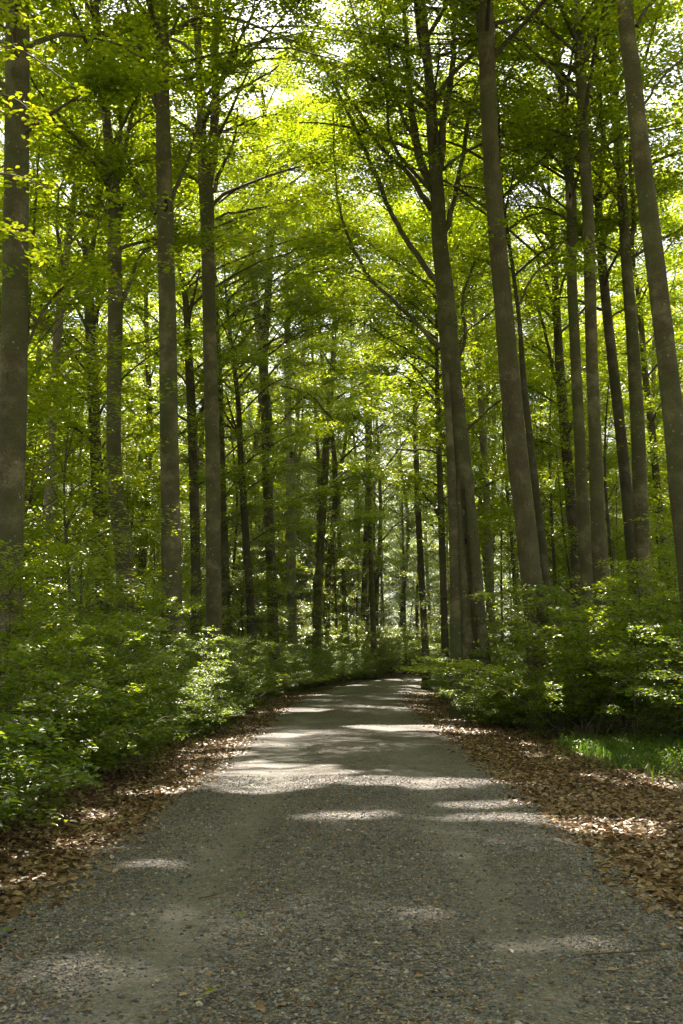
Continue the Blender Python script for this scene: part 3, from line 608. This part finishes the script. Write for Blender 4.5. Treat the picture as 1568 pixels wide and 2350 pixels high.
def proto_shrub(H, W, seed, L=.07, ns=16, per=12, mt='shrub'):
    rnd.seed(seed); root = empty('beech_shrub', (0, 0, 0)); tag(root, 'x', 'shrub')
    bw, bl = Buf(), Buf(); cs = []
    for k in range(ns):
        az = k * 2.4 + rnd.uniform(-.4, .4); ln = math.hypot(H, W * .5) * rnd.uniform(.55, 1.05); e = rnd.uniform(38, 88)
        P = limb_curve((rnd.uniform(-.25, .25), rnd.uniform(-.25, .25), -.1), az, rad(min(88, e + 15)), rad(e - 35), ln, 9, .1)
        tube(bw, P, np.linspace(.014, .003, 9) * (H / 2.2), 4)
        for m in range(9):
            i = rnd.randint(2, 8)
            Q = limb_curve(P[i], az + rnd.choice((-1, 1)) * rnd.uniform(.4, 1.5), rad(rnd.uniform(0, 30)), rad(rnd.uniform(-15, 8)), rnd.uniform(.3, .75), 5, .15)
            tube(bw, Q, np.linspace(.005, .0018, 5), 3); cs.append(sprays_along(Q, .1, 1.05, 4, .05))
        cs.append(sprays_along(P, .25, 1, 5, .08))
    c = np.concatenate(cs); c = c[c[:, 2] > .12]; P = spray_leaves(c, per, .17, .02); P = P[P[:, 2] > .05]
    leaves(bl, P, L, tilt=.3, fine=True, droop=.1)
    bw.build('stems', M['twig'], root); bl.build('foliage', M[mt], root, smooth=False); return root
PH = [proto_shrub(2.6, 2.6, 31, ns=20), proto_shrub(3.1, 3.0, 32, ns=24, mt='leaf', L=.08), proto_shrub(1.5, 2.2, 33, ns=16), proto_shrub(2.7, 3.2, 34, ns=22), proto_shrub(1.0, 1.7, 35, ns=12)]
used = set()
def place(proto, x, y, sc=1., label=None, group=None, dz=0, sz=None):
    z = float(ground_z(x, y)) + dz; s3 = (sc, sc, sz if sz else sc)
    rz = rnd.uniform(0, 6.28)
    if proto.name not in used:
        used.add(proto.name); proto.location = (x, y, z); proto.rotation_euler = (0, 0, rz); proto.scale = s3
        tag(proto, label, None, group); return proto
    return copy_tree(proto, (x, y, z), rz, s3, label, group)

GAP = [(-4.3, 53, 0, 1.2, 1.3), (-1.9, 71, 2, 1.25, 1.4), (4.9, 41, 2, 1.1, 1.2), (6.1, 50, 0, 1.15, 1.3), (7.4, 60, 1, 1.15, 1.35), (10.5, 72, 0, 1.2, 1.4), (-1.6, 63, 1, 1.45, 1.5), (8.2, 66, 2, 1.45, 1.55), (-5.5, 66, 0, 1.3, 1.5), (-1., 76, 0, 1.4, 1.55), (12, 82, 1, 1.4, 1.55),
       (.2, 82, 0, 1.2, 1.4), (3.2, 88, 2, 1.3, 1.45), (-3.6, 84, 1, 1.2, 1.4), (1.2, 94, 2, 1.3, 1.5), (6.0, 97, 0, 1.3, 1.45), (-2, 101, 2, 1.3, 1.5), (9.5, 108, 2, 1.3, 1.5), (3.5, 108, 0, 1.3, 1.5), (14.5, 114, 2, 1.3, 1.5), (7, 120, 1, 1.3, 1.5), (-1, 114, 0, 1.3, 1.5)]
rnd.seed(5)
near = [o for o in C.objects if o.name.startswith(('beech_tree', 'oak_tree')) and o.type == 'EMPTY' and o not in PT]
occ = [(o.location.x, o.location.y) for o in near]
for x, y, k, sc, sz in GAP:
    w_ = 'beside the road' if y < 76 else 'beyond the bend'
    place(PT[k], x, y, sc, f'tall beech {w_}, its crown closing the gap over the road', f'tall beeches {w_}', sz=sz); occ.append((x, y))
cnt = 0
for _ in range(6000):
    y = 30 + 108 * rnd.random() ** .9; x = rnd.uniform(-1, 1) * (y * .42 + 5)
    d = x - road_x(y)
    if y > 104: d = 99
    if abs(d) < 4.2 + (y > 60) * .5: continue
    if y < 34 and abs(x) < 8: continue
    if any((x - a) ** 2 + (y - b_) ** 2 < (4.6 + y * .012) ** 2 for a, b_ in occ): continue
    occ.append((x, y)); cnt += 1
    side = 'left' if d < 0 else 'right'
    far = 'deep in the forest' if y > 75 else 'in the middle distance'
    place(PT[rnd.choice((0, 1, 2, 2, 3, 3))], x, y, rnd.uniform(.9, 1.15), f'slender forest tree {far} {side} of the road, partly veiled by leaves', f'trees {far} {side} of the road', sz=rnd.uniform(1., 1.4))
    if cnt >= 150: break
print('background trees', cnt)
# trees outside the picture that shade it from the left and ahead
oc2 = []; c2 = 0
for _ in range(4000):
    y = rnd.uniform(12, 62); x = -(y * .38 + rnd.uniform(2.5, 16)) if rnd.random() < .62 else (y * .38 + rnd.uniform(2.5, 12))
    if any((x - a) ** 2 + (y - b_) ** 2 < 24 for a, b_ in occ): continue
    occ.append((x, y)); c2 += 1
    s = 'left' if x < 0 else 'right'
    place(PT[rnd.choice((0, 1, 2, 3))], x, y, rnd.uniform(.9, 1.1), f'forest beech standing off the {s} edge of the picture', f'beeches off the {s} edge')
    if c2 >= 22: break
for x, y in ((-7, -3), (6.5, 1), (-5.5, -11), (7, -9), (-12, 3), (12, 6), (-11, -8), (13, -4), (-4.5, -19), (5.5, -18), (0, -27), (-9, -25), (10, -26), (-16, -15), (17, -14)):  # unseen trees, added to keep blue sky light off road and trunks
    place(PT[rnd.choice((0, 1, 2))], x, y, rnd.uniform(.95, 1.15), 'unseen forest beech added behind the viewpoint to block blue sky light', 'beeches behind the viewpoint')
def veils(x, y):
    for a, b_ in ((o.location.x, o.location.y) for o in near):
        if y < b_ - .5 and abs(x / y - a / b_) < 1.0 / y: return rnd.random() < .85
    return False
# understorey
c3 = 0
for _ in range(5000):
    y = 20 + 100 * rnd.random() ** 1.1; x = rnd.uniform(-1, 1) * (y * .35 + 1); d = x - road_x(y)
    if abs(d) < 3.9 + 1.2 * (y < 30) or veils(x, y): continue
    if any((x - a) ** 2 + (y - b_) ** 2 < 1.1 for a, b_ in oc2): continue
    oc2.append((x, y)); c3 += 1
    s = 'left' if d < 0 else 'right'; fr = 'far down the forest' if y > 55 else 'among the nearer trunks'
    place(PS[rnd.choice((0, 1, 2, 3, 1, 3, 4)) if y > 26 else rnd.choice((0, 2, 1))], x, y, rnd.uniform(.85, 1.25) * (1.15 if y > 50 else 1), f'young beech with level leaf sprays {fr} {s} of the road', f'young beeches {fr} {s} of the road')
    if c3 >= 204: break
# roadside shrubs: the front ones on each side singled out, the rest of each thicket alike
LS = [(-4.55, 7.6, 0, .72, 'dense green beech shrub cut by the left edge, nearest the camera'), (-4.8, 9.6, 3, .74, 'broad leafy shrub over the leaf litter, second nearest on the left verge'),
      (-4.5, 11.8, 0, .86, 'low spreading shrub dipping to the litter just beyond the two nearest left ones'), (-4.7, 14.0, 1, .84, 'rounded shrub on the left verge level with the brightest sun patch'),
      (-4.3, 16.6, 3, .9, 'shrub on the left verge just past the brightest sun patch'), (-4.0, 19.6, 0, .9, 'shrub on the left verge below the split-stemmed beech'),
      (-3.9, 22.8, 3, .85, 'shrub on the left verge beside the small heap of dry twigs'), (-3.7, 26.6, 0, .9, 'small shrub at the foot of the high-forked beech'),
      (-3.4, 31, 1, .8, 'shrub on the left verge between the high-forked beech and the pale beech'), (-3.3, 36, 3, .85, 'shrub on the left verge in front of the pale silvery beech')]
for x, y, k, s, lab in LS: place(PH[k], x + .3, y, s * 1.08, lab, 'shrubs along the left verge')
RS = [(6.5, 17.0, 3, 1.15, 'large sunlit shrub with glossy leaves by the right edge of the picture'), (4.95, 20.6, 1, 1.15, 'big arching sunlit shrub in front of the rough-barked tree'),
      (7.6, 20.5, 1, 1.3, 'tall shrub rising behind the large glossy one at the right edge'), (4.45, 20.9, 0, .82, 'sunlit shrub hiding the foot of the rough-barked tree'), (4.0, 24.8, 2, 1.0, 'low shrub below the massive fluted beech, on the right verge'),
      (6.1, 22.6, 3, 1.35, 'dense shrub behind the arching sunlit one on the right'), (3.7, 27, 0, .8, 'small shrub just past the massive fluted beech on the right verge'),
      (3.75, 32, 3, .75, 'shrub leaning to the road on the right before the bend'), (4.2, 37, 0, .9, 'shrub on the right verge at the start of the bend'),
      (3.9, 24.5, 4, 1.2, 'knee-high shrub in front of the massive fluted beech foot'), (5.0, 43, 1, .85, 'last clear shrub on the inside of the bend, hiding the road end')]
for x, y, k, s, lab in RS: place(PH[k], x, y, s, lab, 'shrubs along the right verge')
oc3 = [(q[0], q[1]) for q in LS + RS]; c4 = 0
for k in range(74):
    y = 78 + 34 * (k / 74) + rnd.uniform(-1, 1); x = float(road_x(y)) - 3.6 - rnd.random() * (12 + (y - 78) * .2)
    place(PH[rnd.choice((0, 1, 3))], x, y, rnd.uniform(1.2, 1.9), 'shrub in the green wall straight ahead where the road turns', 'shrubs beyond the bend'); oc3.append((x, y))
for k in range(86):
    y = 78 + 50 * rnd.random(); x = float(road_x(min(y, 104))) - 5 - rnd.random() * (14 + (y - 80) * .7)
    place(PS[rnd.choice((0, 1, 3, 4))], x, y, rnd.uniform(1.25, 1.7), 'young beech in the green wall straight ahead where the road turns', 'young beeches beyond the bend')
for k in range(26):
    y = 43 + k * 1.5 + rnd.uniform(-.5, .5); x = float(road_x(y)) - 3.5 - .7 * rnd.random()
    place(PH[(0, 3, 2)[k % 3]], x, y, rnd.uniform(.8, 1.05), 'shrub in the even green row on the outside of the bend', 'shrubs along the outside of the bend'); oc3.append((x, y))
for x, y, k, sc, lab in ((-4.5, 13.4, 2, .6, 'feathery sapling above the left shrubs, nearest of the saplings on that side'),
        (-4.4, 16.0, 2, .68, 'slender sapling with layered sprays above the left verge, just past the nearest sapling'), (-4.2, 21.5, 2, .66, 'sapling over the left verge just before the split-stemmed beech'), (-4.1, 29.5, 2, .7, 'sapling behind the twig heap on the left verge'),
        (5.6, 19.4, 2, .72, 'feathery sapling standing over the bright grass on the right'), (7.0, 18.6, 2, .8, 'tall feathery sapling at the right edge above the grass'), (4.6, 24.0, 2, .62, 'slender sapling between the rough-barked tree and the fluted beech')):
    place(PS[k], x, y, sc, lab, 'saplings rising from the roadside shrubs')
# low front row on the left, trailing over the litter
for k in range(16):
    y = 7 + k * 1.55 + rnd.uniform(-.4, .4); x = -3.75 + .3 * math.sin(y * .9) + rnd.uniform(-.12, .12) + (.25 if y > 20 else 0)
    place(PH[4 if k % 3 else 2], x, y, rnd.uniform(.85, 1.15), 'low seedling bush trailing over the left edge of the fallen leaves', 'low bushes fringing the left litter band'); oc3.append((x, y))
for _ in range(16000):
    y = 8.5 + 98 * rnd.random() ** 1.15; x = rnd.uniform(-1, 1) * (y * .4 + 2); d = x - road_x(y)
    if (d < 0 and -d < 4.6 - 1.1 * float(sst(20, 40, y))) or (d > 0 and d < 5.6 - 1.6 * float(sst(20, 40, y))): continue
    if d > 0 and y < 18.5: continue
    if any((x - a) ** 2 + (y - b_) ** 2 < (1.25 + y * .018) ** 2 for a, b_ in oc3): continue
    oc3.append((x, y)); c4 += 1
    s = 'left' if d < 0 else 'right'
    place(PH[rnd.choice((0, 1, 2, 3, 3))], x, y, rnd.uniform(.85, 1.2) * (.72 if y < 14 and d < 0 else .85 if y < 19 and d < 0 else 1), f'leafy shrub inside the dense thicket {s} of the road', f'thicket shrubs {s} of the road')
    if c4 >= 255: break
print('understorey', c3, 'shrubs', c4)

# ------------------------------------------------------------------ ground cover, grass, twigs
b = Buf(); n = 26000
y = np.concatenate([6 + 50 * R.random(n - 5000) ** 1.3, R.normal(17.3, 1.5, 5000)]); sd = np.where((R.random(n) < .5) & (np.arange(n) < n - 5000), -1, 1)
wl = edge_l(y) + .1; wr = edge_r(y) - .1
d = HW + np.where(sd < 0, wl, wr) + np.abs(R.normal(0, .9, n)) * (1 + (np.arange(n) > n - 5000)) - .15 + .25 * wob(y, y, 2.3, 1)
x = road_x(y) + sd * d; hgt = R.uniform(.03, .22, n) * np.clip((d - HW - .6) * .8, .25, 1.2)
leaves(b, np.stack([x, y, ground_z(x, y) - .03 + hgt], 1), .05, tilt=.4, fine=True)
tag(b.build('ground_cover', M['shrub'], smooth=False), 'low green seedlings and herbs fringing the fallen leaves', 'ground cover', kind='stuff')
b = Buf(); n = 19000
x = R.normal(5.1, 1.3, n); y = R.normal(17.6, 1.5, n); k = (x - road_x(y) + .35 * wob(x, y, 3) + R.normal(0, .3, n) > 4.2); x, y = x[k], y[k]; n = len(x)
h = R.uniform(.08, .45, n) * (.75 + .35 * wob(x, y, 5)); a = R.uniform(0, 6.28, n); bend = R.uniform(.15, .7, n) * h; wd = .0045
z = ground_z(x, y) - .03; ca, sa = np.cos(a), np.sin(a)
def pt(t): return np.stack([x + ca * bend * t * t, y + sa * bend * t * t, z + h * (t - .22 * t * t)], 1)
side = np.stack([-sa, ca, np.zeros(n)], 1) * wd
V = np.stack([pt(0) - side, pt(0) + side, pt(.5) + side, pt(.5) - side, pt(1.)], 1).reshape(-1, 3); bs_ = np.arange(n)[:, None] * 5
tn = R.random(n); b.add(V, bs_ + np.array([[0, 1, 2, 3]]), tn); f3 = bs_ + np.array([[3, 2, 4]]); b.f.append(f3.astype(np.int32)); b.t.append(tn.astype(np.float32))
tag(b.build('grass', M['grass'], smooth=False), 'tuft of fine bright green grass in front of the right thicket', 'grass', kind='stuff')
b = Buf()
for k in range(70):
    p = np.array([-3.0 + rnd.gauss(0, .28), 22.4 + rnd.gauss(0, .5), rnd.uniform(.02, .3)]); P = limb_curve(p, rnd.uniform(0, 6.28), rnd.uniform(-.2, .7), rnd.uniform(-.3, .4), rnd.uniform(.3, .8), 5, .25)
    P[:, 2] = np.maximum(P[:, 2], .0); tube(b, P, np.linspace(.006, .002, 5), 4)
tag(b.build('brushwood', M['twig']), 'small heap of dry brown twigs on the left road edge', 'twigs', kind='stuff')
for lab, x, y, az, ln in (('short pale twig lying on gravel in the left wheel track', -.95, 6.9, .35, .17), ('small dark twig on gravel near the right litter band', 1.45, 8.6, .1, .14),
                          ('long thin bent twig across the near right gravel', 1.3, 5.6, .3, .42), ('curved dark twig on the fallen leaves at the left', -3.0, 10.6, 2.2, .8)):
    bb = Buf(); P = limb_curve((0, 0, 0), az, 0, 0, ln, 7, .14); P[:, 2] = np.linspace(.0, .02, 7); tube(bb, P, np.linspace(.006, .003, 7), 5)
    o = bb.build('twig', M['twig']); zz = float(road_z(x, y)) + .018 if abs(x) < 2.1 else float(ground_z(x, y)) + .04; o.location = (x, y, zz); tag(o, lab, 'twig')
for lab, x, y, tn in (('fresh green leaf on gravel left of the road centre', -.62, 6.35, .4), ('yellowish green leaf lying on the gravel near the camera', -.62, 4.95, .95), ('green leaf lying on the stones by the left track', -1.95, 6.1, .3)):
    bb = Buf(); leaves(bb, np.zeros((1, 3)), .075, .1, np.array([tn]), True); o = bb.build('leaf', M['leaf'], smooth=False); o.location = (x, y, float(road_z(x, y)) + .03); tag(o, lab, 'leaf')

# copies that would shade a sunlit spot get their own, thinned leaves
bpy.context.view_layer.update(); made = 0
for o in list(C.objects):
    if o.type != 'MESH' or o.parent is None or o.name.split('.')[0] not in ('crown', 'foliage') or o.data.users < 2: continue
    p = o.parent
    if p.location.y > 125 or p.location.y < 8 or abs(p.location.x) > 28: continue
    me = o.data; nv = len(me.vertices); co = np.zeros(nv * 3, np.float32); me.vertices.foreach_get('co', co); co = co.reshape(-1, 3)
    lv = 6 if len(me.polygons) * 3 == nv else 4
    a = p.rotation_euler.z; q = co * np.array(p.scale); q = np.stack([q[:, 0] * math.cos(a) - q[:, 1] * math.sin(a), q[:, 0] * math.sin(a) + q[:, 1] * math.cos(a), q[:, 2]], 1) + np.array(p.location)
    kp = carve(q.reshape(-1, lv, 3).mean(1))
    if (~kp).sum() < 6: continue
    tn = np.zeros(len(me.polygons), np.float32); me.attributes['tint'].data.foreach_get('value', tn)
    nl_ = int(kp.sum()); bb = Buf(); V = co.reshape(-1, lv, 3)[kp].reshape(-1, 3)
    if lv == 4: bb.add(V, np.arange(nl_ * 4).reshape(-1, 4), tn[kp])
    else: b6 = np.arange(nl_)[:, None] * 6; bb.add(V, np.stack([b6 + [0, 1, 2, 3], b6 + [0, 3, 4, 5]], 1).reshape(-1, 4), np.repeat(tn.reshape(-1, 2)[kp][:, 0], 2))
    t_ = bb.build(o.name.split('.')[0], me.materials[0], smooth=False); o.data = t_.data; bpy.data.objects.remove(t_); made += 1
# distant woodland that reads as one mass
b = Buf(); n = 260000
y = R.uniform(132, 185, n); x = R.uniform(-1, 1, n) * (y * .42 + 12); z = 24 * R.random(n) ** .9
k = wob(x, z * 2.2, .35) + wob(x * 1.7, z * 3, .6, 2) * .5 + R.normal(0, .3, n) > -.9
leaves(b, np.stack([x, y, z], 1)[k], .5, tilt=.4)
tag(b.build('distant_woodland', M['leaf'], smooth=False), 'far-off mass of forest foliage closing the view behind the trunks', 'woodland', kind='stuff')
# the air between the trunks
b = Buf(); hx0, hx1, hy0, hy1, hz0, hz1 = -905, 905, -605, 1205, -2.2, 52
b.add([[hx0, hy0, hz0], [hx1, hy0, hz0], [hx1, hy1, hz0], [hx0, hy1, hz0], [hx0, hy0, hz1], [hx1, hy0, hz1], [hx1, hy1, hz1], [hx0, hy1, hz1]],
      [[0, 3, 2, 1], [4, 5, 6, 7], [0, 1, 5, 4], [1, 2, 6, 5], [2, 3, 7, 6], [3, 0, 4, 7]])
m, nt, out = mat('haze'); pv = N(nt, 'VolumePrincipled', Density=.0002, Anisotropy=.45); pv.inputs['Color'].default_value = (.93, .97, 1, 1)
nt.links.new(pv.outputs[0], out.inputs['Volume']); tag(b.build('haze', m, smooth=False), 'thin pale haze hanging between the far trunks', 'haze', kind='stuff')
print('faces', sum(len(m.polygons) for m in bpy.data.meshes), 'objects', len(C.objects))
